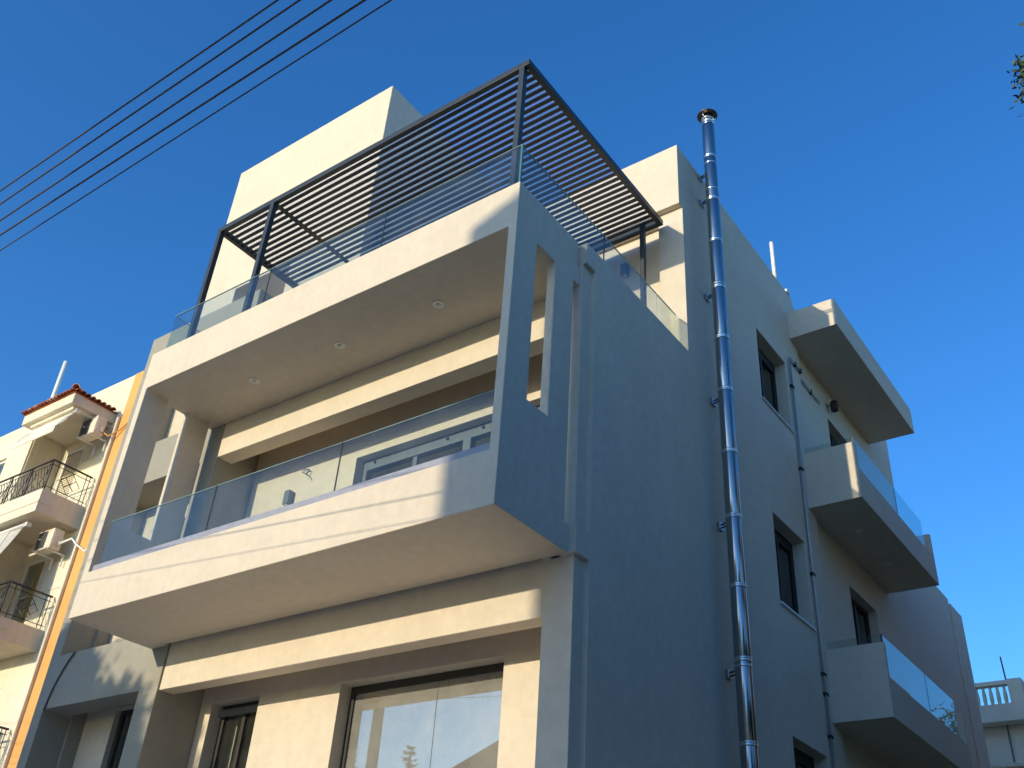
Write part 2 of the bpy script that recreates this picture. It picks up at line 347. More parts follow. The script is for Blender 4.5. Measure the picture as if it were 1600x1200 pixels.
for (z0, z1) in ((.2, 2.592), (3.4, 5.70)):
    wn = solid('balcony_door', [(-.20, -.13, 9.11, 10.37, z0, z1)], [(-.3, 0, 9.18, 9.71, z0 + .07, z1 - .07), (-.3, 0, 9.77, 10.30, z0 + .07, z1 - .07)], BLACK, B, .003)
    box('pane', -.17, -.16, 9.175, 9.715, z0 + .065, z1 - .065, DGLASS, wn); box('pane', -.17, -.16, 9.765, 10.305, z0 + .065, z1 - .065, DGLASS, wn)

# --- rear balconies
def rear(zb, zlow, zhigh, glasstop, y1, rail=True, far=True):
    ys = 7.43; xo = .89; t = .075
    zf = zb + .22
    adds = [(.017, xo, ys, y1, zb, zf), (xo - t, xo, ys, y1, zf, zlow), (.085, xo, ys, ys + t, zf, zhigh)]
    if far: adds.append((.017, xo, y1 - t, y1, zf, zhigh))
    p = solid('rear_balcony', adds, [(-.1, .086, 7, 7.75, zb - 1, zb + 3)] , WHITE, B, .028)
    if rail:
        g = box('glass_panel', .10, xo - .05, ys + .085, ys + .097, zhigh - .04, glasstop, GLASS, p)
        L = [(ys + .10, (ys + y1) / 2 + .1), ((ys + y1) / 2 + .112, y1 - .35)]
        for a, b_ in L: box('glass_panel', xo - .045, xo - .033, a, b_, zlow - .02, glasstop, GLASS, p)
        for yy in (L[0][1] + .002,): box('joint', xo - .044, xo - .034, yy, yy + .008, zlow, glasstop, DARKM, p)
        box('joint', xo - .052, xo - .028, ys + .085, ys + .098, zlow, glasstop, DARKM, p)
        for xx in (.22, .52): box('clamp', xx, xx + .09, ys + .076, ys + .106, zhigh - .02, zhigh + .03, BLACK, p, .003)
    return p
rear(6.339, 6.87, 6.87, 0, 11.45, rail=False, far=True)
b2 = rear(3.189, 3.70, 4.12, 4.25, 11.2)
b3 = rear(.031, .545, 1.02, 1.155, 11.2)
for y in (8.52, 9.93):
    d = lathe('downlight', .455, y, [(.045, 3.176), (.045, 3.168), (.052, 3.180), (.052, 3.190)], WHITEM, b2, 20)
# --- ceiling downlights of the front box
for x in (-4.62, -3.09, -1.54):
    d = lathe('downlight', x, .625, [(.035, 3.150), (.058, 3.150), (.066, 3.146), (.072, 3.150), (.072, 3.16)], WHITEM, B, 28)
    lathe('lamp_lens', x, .625, [(.001, 3.143), (.026, 3.143), (.030, 3.149)], LENS, d, 20)

# --- glass railings
def panelY(x0, x1, y, z0, z1, par): 
    return box('glass_panel', x0, x1, y, y + .017, z0, z1, GLASS, par)
r2 = box('glass_rail_channel', -6.03, -.11, .035, .085, .556, .648, CHAN, B, .004)
for a, b_ in ((-5.95, -4.02), (-4.005, -2.075), (-2.06, -.15)): panelY(a, b_, .05, .60, 1.207, B)
for x in (-4.018, -2.073): box('joint', x + .002, x + .011, .052, .064, .60, 1.207, BLACK, B)
for a, b_ in ((-5.93, -4.002), (-3.99, -2.012), (-2.0, -.035)): panelY(a, b_, .03, 3.70, 4.332, B)
for x in (-4.0, -2.010): box('joint', x, x + .008, .032, .044, 3.70, 4.332, BLACK, B)
for a, b_ in ((.055, 1.72), (1.735, 3.0), (3.012, 3.58)):
    box('glass_panel', -.047, -.030, a, b_, 3.70, 4.31, GLASS, B)
box('joint', -.045, -.032, 1.722, 1.733, 3.74, 4.31, BLACK, B)
box('joint', -.050, -.028, .031, .056, 3.742, 4.34, EDGE, B)
for a, b_ in ((.05, 1.12),): box('glass_panel', -5.945, -5.931, a, b_, 3.70, 4.33, GLASS, B)

def rim(x0, x1, y0, y1, z): box('glass_edge', x0, x1, y0, y1, z, z + .004, RIM, B)
for a, b_ in ((-5.95, -4.02), (-4.005, -2.075), (-2.06, -.15)): rim(a, b_, .05, .067, 1.208)
for a, b_ in ((-5.93, -4.002), (-3.99, -2.012), (-2.0, -.035)): rim(a, b_, .03, .047, 4.333)
for a, b_ in ((.055, 1.72), (1.735, 3.0), (3.012, 3.52)): rim(-.047, -.030, a, b_, 4.311)
rim(-5.945, -5.931, .055, 1.12, 4.331)
# --- wall lamps
def wall_lamp(x, y, z, h=.20, par=B):
    p = box('wall_lamp', x - .05, x + .05, y - .10, y - .005, z - h / 2, z + h / 2, GREYM, par, .006)
    lathe('lamp_glass', x, y - .052, [(.03, z - h / 2 - .012), (.034, z - h / 2 - .001)], LENS, p, 14)
wall_lamp(-4.93, YB, 2.06); wall_lamp(-.91, 3.75, 5.58, .2)
tube('dangling_wire', [(-4.68 + .05 * math.cos(t * .9), YB - .03 - .004 * t, 2.40 + .035 * math.sin(t * .9)) for t in range(12)] + [(-4.63, YB - .04, 2.33), (-4.60, YB - .05, 2.27)], .007, GALV, B, 6)
wl = tube('wall_lamp', [(.017, 9.12, 5.95), (.06, 9.14, 5.96), (.09, 9.16, 5.96)], .014, GREYM, B, 8)
lathe('lamp_shade', .13, 9.22, [(.03, 5.86), (.065, 5.87), (.07, 6.04), (.05, 6.06)], BLACK, wl, 16)
# roof pipe
tube('vent_pipe', [(-.02, 7.33, 7.38), (-.02, 7.33, 8.44)], .035, WHITEM, B, 12)
box('roof_coping', -.12, .11, 7.5, 7.64, 7.4, 7.46, WHITEM, B, .01)
# arc cable and thin service lines on the grey wall
tube('service_cable', [(-7.86 - .33 * math.sin(t / 10 * 1.45) , 1.165, .21 - .74 * (t / 10) ** 1.2) for t in range(11)], .011, CABLE, B, 6)

# ------------------------------------------------------------------ pergola
P = thing('pergola', (-3, 1.8, 3.4), 'dark grey aluminium slatted pergola on the roof terrace above the boxed balcony', 'pergola')
zt, zb_ = 6.03, 5.94
XR, XL_, YF, YE = -.17, -5.80, .20, 3.50
box('beam', XL_, XR, YF, YF + .07, zb_, zt, PERG, P, .004)
box('beam', XR - .07, XR, YF + .07, YE, zb_, zt, PERG, P, .004)
box('beam', XL_, XL_ + .07, YF + .07, 1.745, zb_, zt, PERG, P, .004)
box('beam', -4.66, -4.59, YF + .07, 1.745, zb_ + .02, zt - .05, PERG, P, .004)
box('beam', XL_ + .07, -4.37, 1.69, 1.745, zb_ + .02, zt - .05, PERG, P, .003) if False else None
box('beam', -4.36, XR - .07, YE - .06, YE, zb_, zt, PERG, P, .004)
for x in (-5.80, -4.66, -.315): box('post', x, x + .075, YF + .001, YF + .076, 3.4, zb_, PERG, P, .004)
box('post', -.44, -.375, 3.30, 3.365, 3.4, zb_, PERG, P, .004)
me_cache = {}
def slat(x0, x1, y):
    k = (x0, x1)
    if k not in me_cache:
        o = box('slat', x0, x1, y, y + .046, 5.96, 5.982, SLAT, P); me_cache[k] = (o, y)
    else:
        s, y_ = me_cache[k]; o = s.copy(); col.objects.link(o); o.location.y = s.location.y + (y - y_)
y = YF + .115
while y < YE - .08:
    if y < 1.69:
        slat(-5.73, -4.66, y); slat(-4.59, -.24, y)
    else: slat(-4.36, -.24, y)
    y += .0943
box('cover_sheet', -5.79, -4.37, YF + .01, 1.745, zt + .002, zt + .008, POLY, P)
box('cover_sheet', -4.365, -.18, YF + .01, 3.495, zt + .002, zt + .008, POLY, P)

# ------------------------------------------------------------------ flue
FX, FY = .35, 4.06
F = thing('steel_flue', (FX, FY, G + .6), 'tall shiny stainless steel flue pipe clamped to the side wall of the white block', 'flue pipe')
joints = [7.47, 6.60, 5.80, 4.96, 4.12, 3.30, 2.40, 1.53, .67, -.17, -1.05, -1.92, -2.8, -3.7, G + .6]
tops = [8.17] + joints[:-1]
for a, b_ in zip(joints, tops):
    sg = lathe('flue_section', FX, FY, [(.088, a + .004), (.092, a + .02), (.092, b_ - .02), (.088, b_ - .004)], STEEL, F, 40)
    if a > G + 1: lathe('joint_band', FX, FY, [(.094, a - .028), (.099, a - .022), (.099, a - .006), (.094, a), (.099, a + .006), (.099, a + .022), (.094, a + .028)], STEELW, sg, 40)
lathe('cowl', FX, FY, [(.092, 8.17), (.078, 8.20), (.078, 8.27), (.102, 8.28), (.102, 8.31), (.078, 8.32), (.078, 8.36)], STEELW, F, 32)
lathe('cowl_cap', FX, FY, [(.155, 8.385), (.158, 8.392), (.10, 8.44), (.02, 8.47)], COPPER, F, 32)
lathe('cowl_ring', FX, FY, [(.09, 8.41), (.145, 8.378), (.157, 8.385), (.145, 8.395)], COPPER, F, 32)
for t in range(3):
    a = t * 2.1 + .4; tube('cap_leg', [(FX + .095 * math.cos(a), FY + .095 * math.sin(a), 8.25), (FX + .14 * math.cos(a), FY + .14 * math.sin(a), 8.385)], .008, STEELW, F, 6)
for z in (7.33, 6.80, 5.02, 3.30, 1.54, -.24, -2.0):
    s_ = 1
    br = box('wall_bracket', .086, .12, FY + .12, FY + .22, z - .05, z + .05, GALV, F, .004)
    bm = bmesh.new(); tube_bm(bm, [(.12, FY + .17, z + .02), (.24, FY + .12, z + .02), (.33, FY + .09, z + .02)], .012, 8); tube_bm(bm, [(.12, FY + .17, z - .02), (.24, FY + .12, z - .02), (.33, FY + .09, z - .02)], .012, 8)
    finish('rod', bm, GALV, br, 0, True)
    lathe('clamp_band', FX, FY, [(.0935, z - .015), (.096, z - .012), (.096, z + .012), (.0935, z + .015)], STEELW, F, 32)

# ------------------------------------------------------------------ conduits on the side wall
Cn = thing('conduit', (.12, 7.2, G), 'pair of thin galvanised conduit pipes clipped up the side wall beside the windows', 'conduit')
for dy in (0, .035):
    tube('pipe', [(.115, 7.20 + dy, G + .3), (.115, 7.20 + dy, 5.76 - dy * .4), (.115, 7.24 + dy, 5.83 - dy), (.115, 7.33, 5.84 - dy), (.115, 7.74, 5.84 - dy)], .011, GALV, Cn, 8)
    tube('pipe', [(.045, 7.80, 5.80 - dy), (.045, 8.72, 5.80 - dy)], .010, GALV, Cn, 8)
for z in (5.25, 3.75, 2.05, .62, .35, -.2, -1.8, -3.4): box('clip', .086, .135, 7.17, 7.27, z - .02, z + .02, BLACK, Cn, .004)
for yy in (7.45, 7.68): box('clip', .086, .135, yy, yy + .03, 5.78, 5.87, BLACK, Cn, .004)
for yy in (8.3,): box('clip', .018, .062, yy, yy + .03, 5.74, 5.83, BLACK, Cn, .004)

# ------------------------------------------------------------------ overhead cables
cabs = [((-2.6, -3.64, 1.955), (1.0, -3.74, 1.66)), ((-2.46, -3.66, 1.68), (1.21, -3.76, 1.42)), ((-2.3, -3.66, 1.42), (1.55, -3.77, 1.15)), ((-2.03, -3.70, 1.11), (1.93, -3.82, .80)), ((-1.82, -3.72, .85), (2.16, -3.85, .57))]
names = ['topmost', 'second from the top', 'middle', 'second from the bottom', 'lowest and thinnest']
PXL, PXR = -34.0, 16.0
ends = []
for i, (a, b_) in enumerate(cabs):
    a = Vector(a); b_ = Vector(b_); d = (b_ - a) / (b_.x - a.x)
    pts = []
    for k in range(41):
        x = PXL + (PXR - PXL) * k / 40; p = a + d * (x - a.x); pts.append(p)
    ends.append((pts[0], pts[-1]))
    tag(tube('overhead_cable', pts, .0068 if i < 4 else .0045, CABLE, None, 8), names[i] + ' of the five dark overhead cables crossing the sky above the street', 'cable', 'overhead cables above the street')
def utility_pole(x, y, top, lab):
    U = thing('utility_pole', (x, y, G), lab, 'utility pole')
    lathe('pole', x, y, [(.15, G), (.10, top)], WOOD, U, 14)
    return U
UL = utility_pole(PXL, ends[0][0].y - .16, ends[0][0].z + .5, 'weathered wooden utility pole far down the street beyond the cream house'); UR = utility_pole(PXR, ends[0][1].y - .16, ends[0][1].z + .7, 'weathered wooden utility pole behind the photographer')
for e in ends:
    box('insulator', e[0].x - .04, e[0].x + .04, e[0].y - .06, e[0].y + .02, e[0].z - .05, e[0].z + .05, WHITEM, UL, .01)
    box('insulator', e[1].x - .04, e[1].x + .04, e[1].y - .06, e[1].y + .02, e[1].z - .05, e[1].z + .05, WHITEM, UR, .01)
US = utility_pole(-8.78, -3.9, 1.6, 'short wooden service pole on the pavement in front of the grey stair bay')

# ------------------------------------------------------------------ old cream neighbour on the left
N = thing('cream_house', (-22, 9, G), 'older cream apartment house with orange corner strip, tiled balcony roof and iron railings', 'building')
NY = 5.8
solid('wall', [(-30, -17.42, NY, 16, G, 10.67), (-30, -19.95, 4.95, NY, G, 9.2)], [(-19.75, -18.82, 5.7, 6.1, 3.55, 5.62), (-19.75, -18.82, 5.7, 6.1, 6.9, 8.85), (-19.75, -18.82, 5.7, 6.1, .2, 2.3),
      (-21.9, -21.2, 4.9, 5.2, 6.9, 8.7), (-21.9, -21.2, 4.9, 5.2, 3.5, 5.6)], NCREAM, N, .015)
box('corner_strip', -17.42, -16.0, NY - .02, 12, G, 10.66, ORANGE, N, .01)
box('parapet_pier', -22.1, -21.2, 5.7, 6.4, 10.0, 11.0, NCREAM, N, .02)
box('drain_pipe', -17.52, -17.44, NY - .1, NY - .02, G, 9.3, NCREAM, N, .02)
tube('roof_pipe', [(-21.95, 5.9, 10.4), (-22.0, 5.9, 12.75)], .07, WHITEM, N, 10)
for z in (1.2, 4.6, 8.0): box('groove_band', -19.8, -17.6, NY - .012, NY - .001, z, z + .03, NWHITE, N)
box('pilaster', -20.35, -19.97, 4.90, 4.949, G, 8.9, NCREAM, N, .01)
for z0, z1, kind in ((3.55, 5.62, 0), (6.9, 8.85, 1), (.2, 2.3, 0)):
    d = solid('balcony_door', [(-19.75, -18.82, 5.82, 5.9, z0, z1)], [(-19.66, -18.91, 5.7, 6, z0 + .08, z1 - .08)], WHITEM, N, .005)
    if kind:
        zz = z0 + .09
        while zz < z1 - .12:
            box('shutter_slat', -19.65, -18.92, 5.84, 5.87, zz, zz + .035, NWHITE, d); zz += .06
    else:
        box('pane', -19.66, -18.91, 5.85, 5.86, z0 + .08, z1 - .08, WGLASS, d)
        bm = bmesh.new()
        for k in range(5): bx(bm, -19.35 + k * .07, -19.30 + k * .07, 5.93 + (k % 2) * .03, 5.97 + (k % 2) * .03, z0 + .1, z1 - .12)
        finish('curtain', bm, YELLOW, d)
for z0, z1 in ((6.9, 8.7), (3.5, 5.6)):
    d = solid('window', [(-21.9, -21.2, 5.02, 5.1, z0, z1)], [(-21.83, -21.27, 5, 5.2, z0 + .07, z1 - .07)], WHITEM, N, .004); box('pane', -21.83, -21.27, 5.05, 5.06, z0 + .07, z1 - .07, WGLASS, d)
NX0, NX1, NYF = -27.0, -17.78, 4.60
def slab_rail(zb, zt, par):
    solid('balcony_slab', [(NX0, NX1, NYF, 4.94, zb, zt), (-19.94, NX1, 4.94, NY - .001, zb, zt), (NX0, NX1 + .02, NYF - .02, 4.94, zb + .24, zb + .28)], [], NWHITE, par, .02)
    rl = tube('railing', [(NX0, NYF + .05, zt + .82), (NX1 - .04, NYF + .05, zt + .82), (NX1 - .04, NY - .05, zt + .82)], .026, IRON, par, 8)
    def bar(*pts, r=.010): tube('baluster', list(pts), r, IRON, rl, 6)
    for z in (zt + .10, zt + .70):
        bar((NX0, NYF + .05, z), (NX1 - .04, NYF + .05, z), (NX1 - .04, NY - .05, z))
    x = NX1 - .04
    # right side
    for yy in (NYF + .05, NYF + .22, NYF + .38, NYF + 1.0, NY - .1): bar((x, yy, zt), (x, yy, zt + .80))
    bar((x, 4.98, zt + .40), (x, 5.22, zt + .70), (x, 5.50, zt + .40), (x, 5.22, zt + .10), (x, 4.98, zt + .40)); bar((x, 5.08, zt + .52), (x, 5.36, zt + .25)); bar((x, 5.1, zt + .26), (x, 5.38, zt + .54))
    # front: lattice bays
    bx_ = NX1 - .04; yy = NYF + .05
    while bx_ > NX0 + 1:
        bar((bx_, yy, zt - .02), (bx_, yy, zt + .80), r=.018)
        bar((bx_ - .10, yy, zt), (bx_ - .10, yy, zt + .80))
        for k in range(3):
            c = bx_ - .10 - .26 * k
            bar((c, yy, zt + .10), (c - .26, yy, zt + .70)); bar((c, yy, zt + .40), (c - .13, yy, zt + .70)); bar((c - .26, yy, zt + .25), (c - .13, yy, zt + .10)); 
            if k % 2 == 0: bar((c, yy, zt + .58), (c - .26, yy, zt + .22))
        bx_ -= .92
slab_rail(6.13, 6.74, N); slab_rail(3.03, 3.53, N); slab_rail(-.05, .45, N)
# tiled balcony roof
ER = (-20.15, -17.78)
solid('balcony_roof', [(ER[0], ER[1], 4.55, NY - .001, 9.20, 9.50), (ER[0] + .25, ER[1] - .12, 4.68, NY - .001, 9.10, 9.2)], [], NWHITE, N, .02)
def barrel(bm, p0, p1, r, n=8):
    p0, p1 = Vector(p0), Vector(p1); d = (p1 - p0).normalized(); u = d.cross(Vector((0, 0, 1))).normalized(); v = u.cross(d).normalized()
    if v.z < 0: v = -v
    A, Bq, A2, B2 = [], [], [], []
    for t in range(n + 1):
        an = math.pi * t / n; off = u * math.cos(an) + v * math.sin(an)
        A.append(bm.verts.new(p0 + off * r)); Bq.append(bm.verts.new(p1 + off * r * .86)); A2.append(bm.verts.new(p0 + off * (r - .015))); B2.append(bm.verts.new(p1 + off * (r * .86 - .015)))
    for t in range(n):
        bm.faces.new((A[t], A[t + 1], Bq[t + 1], Bq[t])); bm.faces.new((A2[t + 1], A2[t], B2[t], B2[t + 1])); bm.faces.new((A[t + 1], A[t], A2[t], A2[t + 1]))
    bm.faces.new((A[0], Bq[0], B2[0], A2[0])); bm.faces.new((A[-1], A2[-1], B2[-1], Bq[-1]))
# hip: ridge falls to the front right corner
def roofz(y, x): return 9.52 + .30 * min((y - 4.5), (ER[1] + .05 - x) * 1.0)
bm = bmesh.new()
e0 = (ER[0] - .02, 4.50, 9.50); e1 = (ER[1] + .06, 4.50, 9.50); e2 = (ER[1] + .06, NY - .002, 9.50); e3 = (ER[0] - .02, NY - .002, 9.50)
vs = [bm.verts.new(e) for e in (e0, e1, e2, e3)]; rz = 9.51 + .30 * 1.25
r0 = bm.verts.new((ER[0] - .02, NY - .003, rz)); r1 = bm.verts.new((ER[1] + .06 - 1.25, NY - .003, rz))
bm.faces.new((vs[0], vs[1], r1, r0)); bm.faces.new((vs[1], vs[2], r1)); bm.faces.new((vs[0], r0, vs[3])) ; bm.faces.new((vs[3], r0, r1, vs[2])); bm.faces.new((vs[0], vs[3], vs[2], vs[1]))
finish('roof_deck', bm, TILE, N)
x = ER[0] + .06
while x < ER[1] + .02:
    dpt = min(1.25, ER[1] + .06 - x)
    yy = 4.44; k = 0
    while yy < 4.44 + dpt - .05:
        bm = bmesh.new(); z = 9.515 + .30 * (yy - 4.5) + .012
        barrel(bm, (x + random.uniform(-.008, .008), yy, z), (x, min(yy + .36, NY - .02), z + .30 * .36), .068)
        finish('roof_tile', bm, random.choice((TILE, TILE, TILE2)), N); yy += .30
    x += .152
yy = 4.56
while yy < NY - .05:
    dpt = min(1.2, (yy - 4.5))
    xx = ER[1] + .13
    while xx > ER[1] + .13 - dpt - .02:
        bm = bmesh.new(); z = 9.515 + .30 * (ER[1] + .06 - xx) + .012
        barrel(bm, (xx, yy + random.uniform(-.008, .008), z), (xx - .36, yy, z + .30 * .36), .068)
        finish('roof_tile', bm, random.choice((TILE, TILE, TILE2)), N); xx -= .30
    yy += .152
for k in range(4):
    bm = bmesh.new(); t = k * .30
    barrel(bm, (ER[1] + .10 - t, 4.46 + t, 9.575 + .30 * t), (ER[1] + .10 - t - .34, 4.46 + t + .34, 9.575 + .30 * (t + .34)), .10)
    finish('ridge_tile', bm, TILE2, N)
# small tiled hood at the far left
box('window_hood', -27, -24.0, 4.45, 4.94, 9.25, 9.4, NWHITE, N, .02)
xx = -26.9
while xx < -23.95:
    bm = bmesh.new(); barrel(bm, (xx, 4.38, 9.42), (xx, 4.93, 9.60), .07); finish('roof_tile', bm, TILE, N); xx += .155

def ac_unit(x0, y0, z0, lab):
    A = thing('ac_unit', (x0 + .35, y0 + .15, z0), lab, 'air conditioner', 'air conditioners on the cream house')
    box('casing', x0, x0 + .70, y0, y0 + .28, z0, z0 + .52, ACM, A, .015)
    box('grille', x0 + .05, x0 + .44, y0 - .012, y0 - .001, z0 + .04, z0 + .48, ACG, A, .01)
    bm = bmesh.new()
    for k in range(5):
        rr = .05 + k * .034
        pts = [(x0 + .245 + rr * math.cos(t * .4488), y0 - .02, z0 + .26 + rr * math.sin(t * .4488)) for t in range(15)]; tube_bm(bm, pts, .004, 5, False)
    finish('fan_guard', bm, GREYM, A)
    lathe('fan_hub', 0, 0, [(.045, 0), (.045, .012)], WHITEM, A, 16).location = Vector((x0 + .245, y0 - .03, z0 + .26)) - A.location
    box('side_cover', x0 + .701, x0 + .712, y0 + .03, y0 + .20, z0 + .10, z0 + .45, ACM, A, .004)
    box('valve_cover', x0 + .70, x0 + .75, y0 + .17, y0 + .25, z0 + .10, z0 + .24, ACM, A, .008)
    for dx in (.10, .58):
        bm = bmesh.new(); bx(bm, x0 + dx, x0 + dx + .03, y0 - .05, y0 + .50, z0 - .035, z0 - .002); bx(bm, x0 + dx, x0 + dx + .03, y0 + .46, y0 + .499, z0 - .30, z0 - .036)
        finish('bracket', bm, WHITEM, A, .003)
    return A
ac_unit(-18.28, 5.24, 8.60, 'dusty beige air conditioner under the tiled balcony roof of the cream house')
ac_unit(-18.50, 5.24, 5.44, 'dusty beige air conditioner above the lower balcony door of the cream house')
tube('ac_hose', [(-17.60, 5.45, 8.75), (-17.45, 5.6, 8.62), (-17.2, 5.72, 8.80), (-16.6, 5.76, 9.15)], .022, ORANGE, N, 7)
tube('ac_hose', [(-17.75, 5.45, 5.6), (-17.55, 5.6, 5.75), (-17.42, 5.70, 5.6), (-17.0, 5.74, 5.35), (-16.6, 5.76, 5.7)], .03, WHITEM, N, 7)

def awning(x0, x1, zc, lab, out=.55, drop=.55):
    A = thing('awning', ((x0 + x1) / 2, 4.8, zc - .3), lab, 'awning', 'awnings of the cream house')
    tube('roller', [(x0, 4.80, zc), (x1, 4.80, zc)], .05, WHITEM, A, 10)
    bm = bmesh.new(); n = 10; prev = None
    for k in range(n + 1):
        t = k / n; yy = 4.80 - out * t; zz = zc + .02 - drop * t - .08 * math.sin(t * math.pi)
        cur = [bm.verts.new((x0 + .04, yy, zz)), bm.verts.new((x1 - .04, yy, zz))]
        if prev: bm.faces.new((prev[0], prev[1], cur[1], cur[0]))
        prev = cur
    o = finish('canvas', bm, CANVAS, A, 0, True); s = o.modifiers.new('solid', 'SOLIDIFY'); s.thickness = .006
    bm = bmesh.new(); prev = None
    for k in range(41):
        x = x0 + .04 + (x1 - x0 - .08) * k / 40; yb = 4.80 - out
        cur = [bm.verts.new((x, yb, zc - drop + .02)), bm.verts.new((x, yb - .01, zc - drop - .14 - .02 * abs(math.sin(k * .8))))]
        if prev: bm.faces.new((prev[0], prev[1], cur[1], cur[0]))
        prev = cur
    o = finish('valance', bm, CANVAS, A, 0, True); s = o.modifiers.new('solid', 'SOLIDIFY'); s.thickness = .006
    tube('front_bar', [(x0, 4.80 - out, zc - drop + .02), (x1, 4.80 - out, zc - drop + .02)], .018, WHITEM, A, 8)
    for x in (x0 + .05, x1 - .05):
        bm = bmesh.new(); tube_bm(bm, [(x, 4.82, zc - .04), (x - .0, 4.80 - out * .5, zc - .30), (x, 4.80 - out, zc - drop + .02)], .014, 6); finish('arm', bm, WHITEM, A, 0, True)
        box('motor_box', x, x + .10, 4.76, 4.90, zc - .06, zc + .05, WHITEM, A, .01)
    return A
awning(-19.9, -17.92, 9.12, 'cream canvas awning with scalloped valance under the tiled balcony roof', .36, .66)
awning(-25.0, -18.35, 5.98, 'long cream canvas awning hanging below the upper balcony slab', .62, 1.55)
tag(lathe('red_bucket', -18.4, 4.9, [(.10, 1.22), (.14, 1.24), (.16, 1.42), (.15, 1.42)], REDP), 'small red plastic bowl on the lowest balcony rail of the cream house', 'bowl')

# ------------------------------------------------------------------ old house at the far right
H = thing('white_house', (-.8, 24, G), 'pale house with a balustraded roof terrace behind the far end of the white block', 'building')
solid('wall', [(-12, .30, 20.35, 30, G, 3.20)], [], NWHITE, H, .02)
solid('roof_parapet', [(-12, .36, 20, 29, 3.25, 3.62), (.045, .36, 20, 20.35, 3.62, 4.18), (.20, .36, 20.35, 29, 3.62, 4.18), (-12, .045, 20.02, 20.22, 4.07, 4.17)], [], NWHITE, H, .015)
box('cornice', -12.05, .40, 19.95, 29.05, 3.2, 3.249, NWHITE, H, .01)
x = -.03
while x > -3:
    lathe('baluster', x - .035, 20.12, [(.030, 3.621), (.038, 3.66), (.050, 3.76), (.044, 3.90), (.030, 4.0), (.040, 4.04), (.040, 4.069)], NWHITE, H, 12)
    x -= .157
tube('drain_pipe', [(-.20, 20.3, 3.2), (-.20, 20.3, G)], .02, GREYM, H, 8)
tube('rebar', [(.02, 20.1, 4.15), (.0, 20.1, 4.75)], .018, plain('rust', (.16, .05, .04), .9, 0, .3), H, 6)
box('canopy', -3, .6, 19.2, 20.34, 2.0, 2.1, NWHITE, H, .02)

# ------------------------------------------------------------------ houses across the street and beside the yard
def gable_house(name, x0, x1, y0, y1, eave, ridge, lab, mat):
    O = thing(name, ((x0 + x1) / 2, (y0 + y1) / 2, G), lab, 'building')
    hs_ = []; wins = []
    z = G + 1.2
    while z + 1.6 < eave:
        x = x0 + 1.0
        while x + 1.4 < x1: hs_.append((x, x + 1.2, y1 - .3, y1 + .3, z, z + 1.4)); wins.append((x, z)); x += 2.6
        z += 3.1
    solid('wall', [(x0, x1, y0, y1, G, eave)], hs_, mat, O, .01)
    for x, z in wins:
        f = solid('window', [(x, x + 1.2, y1 - .2, y1 - .14, z, z + 1.4)], [(x + .06, x + .57, y1 - .3, y1, z + .06, z + 1.34), (x + .63, x + 1.14, y1 - .3, y1, z + .06, z + 1.34)], WHITEM, O, 0)
        box('pane', x + .05, x + 1.15, y1 - .175, y1 - .165, z + .05, z + 1.35, WGLASS, f)
    bm = bmesh.new(); xm = (x0 + x1) / 2; o_ = .0
    a = [bm.verts.new((xx, yy, zz)) for yy in (y0 - .2, y1 + .0) for xx, zz in ((x0 - o_, eave), (xm, ridge), (x1 + o_, eave))]
    bm.faces.new(a[:3]); bm.faces.new(a[3:]); bm.faces.new((a[0], a[1], a[4], a[3])); bm.faces.new((a[1], a[2], a[5], a[4])); bm.faces.new((a[0], a[3], a[5], a[2]))
    finish('roof', bm, TILE, O)
    return O
gable_house('gabled_house', -4.16, 9.0, -32, -20, 7.62, 10.0, 'tall gabled house across the street from the white block', NWHITE)
gable_house('gabled_house', 12, 24, -30, -18, 4.5, 7.0, 'lower gabled house across the street on the right', NCREAM)
gable_house('low_house', -24.3, -12.4, -36, -24, 5.4, 7.7, 'low tiled house across the street on the left', NCREAM)
Q = thing('added_side_house', (9, 15, G), 'unseen plain beige house added across the yard to darken the side wall', 'building')  # out of view, added to keep sky light off the lower side wall
ws_ = [(4.9, 5.4, yy, yy + 1.1, zz, zz + 1.3) for yy in (9, 12, 15, 18) for zz in (-4.2, -1.2, 1.8)]
solid('wall', [(5.0, 14, 6.6, 24, G, 5.3)], ws_, SIDE, Q, .02)
for w_ in ws_:
    f_ = solid('window', [(5.22, 5.28, w_[2], w_[3], w_[4], w_[5])], [(5.1, 5.4, w_[2] + .06, w_[3] - .06, w_[4] + .06, w_[5] - .06)], WHITEM, Q, 0)
    box('pane', 5.245, 5.255, w_[2] + .05, w_[3] - .05, w_[4] + .05, w_[5] - .05, WGLASS, f_)

# ------------------------------------------------------------------ trees
def conifer(x, y, top, base_r, lab, seed):
    rnd = random.Random(seed)
    T = thing('conifer_tree', (x, y, G), lab, 'tree', 'conifers across the street')
    h = top - G
    lathe('trunk', x, y, [(.16, G), (.03, top - .3)], BARK, T, 8)
    bm = bmesh.new()
    z = G + 1.2
    while z < top:
        r = base_r * (1 - (z - G) / h) ** .8 + .06
        nb = 9
        for k in range(nb):
            a = rnd.uniform(0, 6.28); L = r * rnd.uniform(.65, 1.15)
            for s in range(int(3 + L * 9)):
                t = (s + 1) / (3 + L * 9); cx, cy, cz = x + math.cos(a) * L * t, y + math.sin(a) * L * t, z + L * .25 * t
                for q in range(3):
                    b2_ = a + rnd.uniform(-1.2, 1.2); l = .16 * rnd.uniform(.6, 1.2)
                    p = Vector((cx, cy, cz)); d = Vector((math.cos(b2_), math.sin(b2_), rnd.uniform(-.3, .5))) * l; u = Vector((-d.y, d.x, rnd.uniform(-.05, .05))).normalized() * .022
                    bm.faces.new([bm.verts.new(p - u), bm.verts.new(p + u), bm.verts.new(p + d)])
        z += .17
    finish('crown', bm, NEEDLE, T)
pass
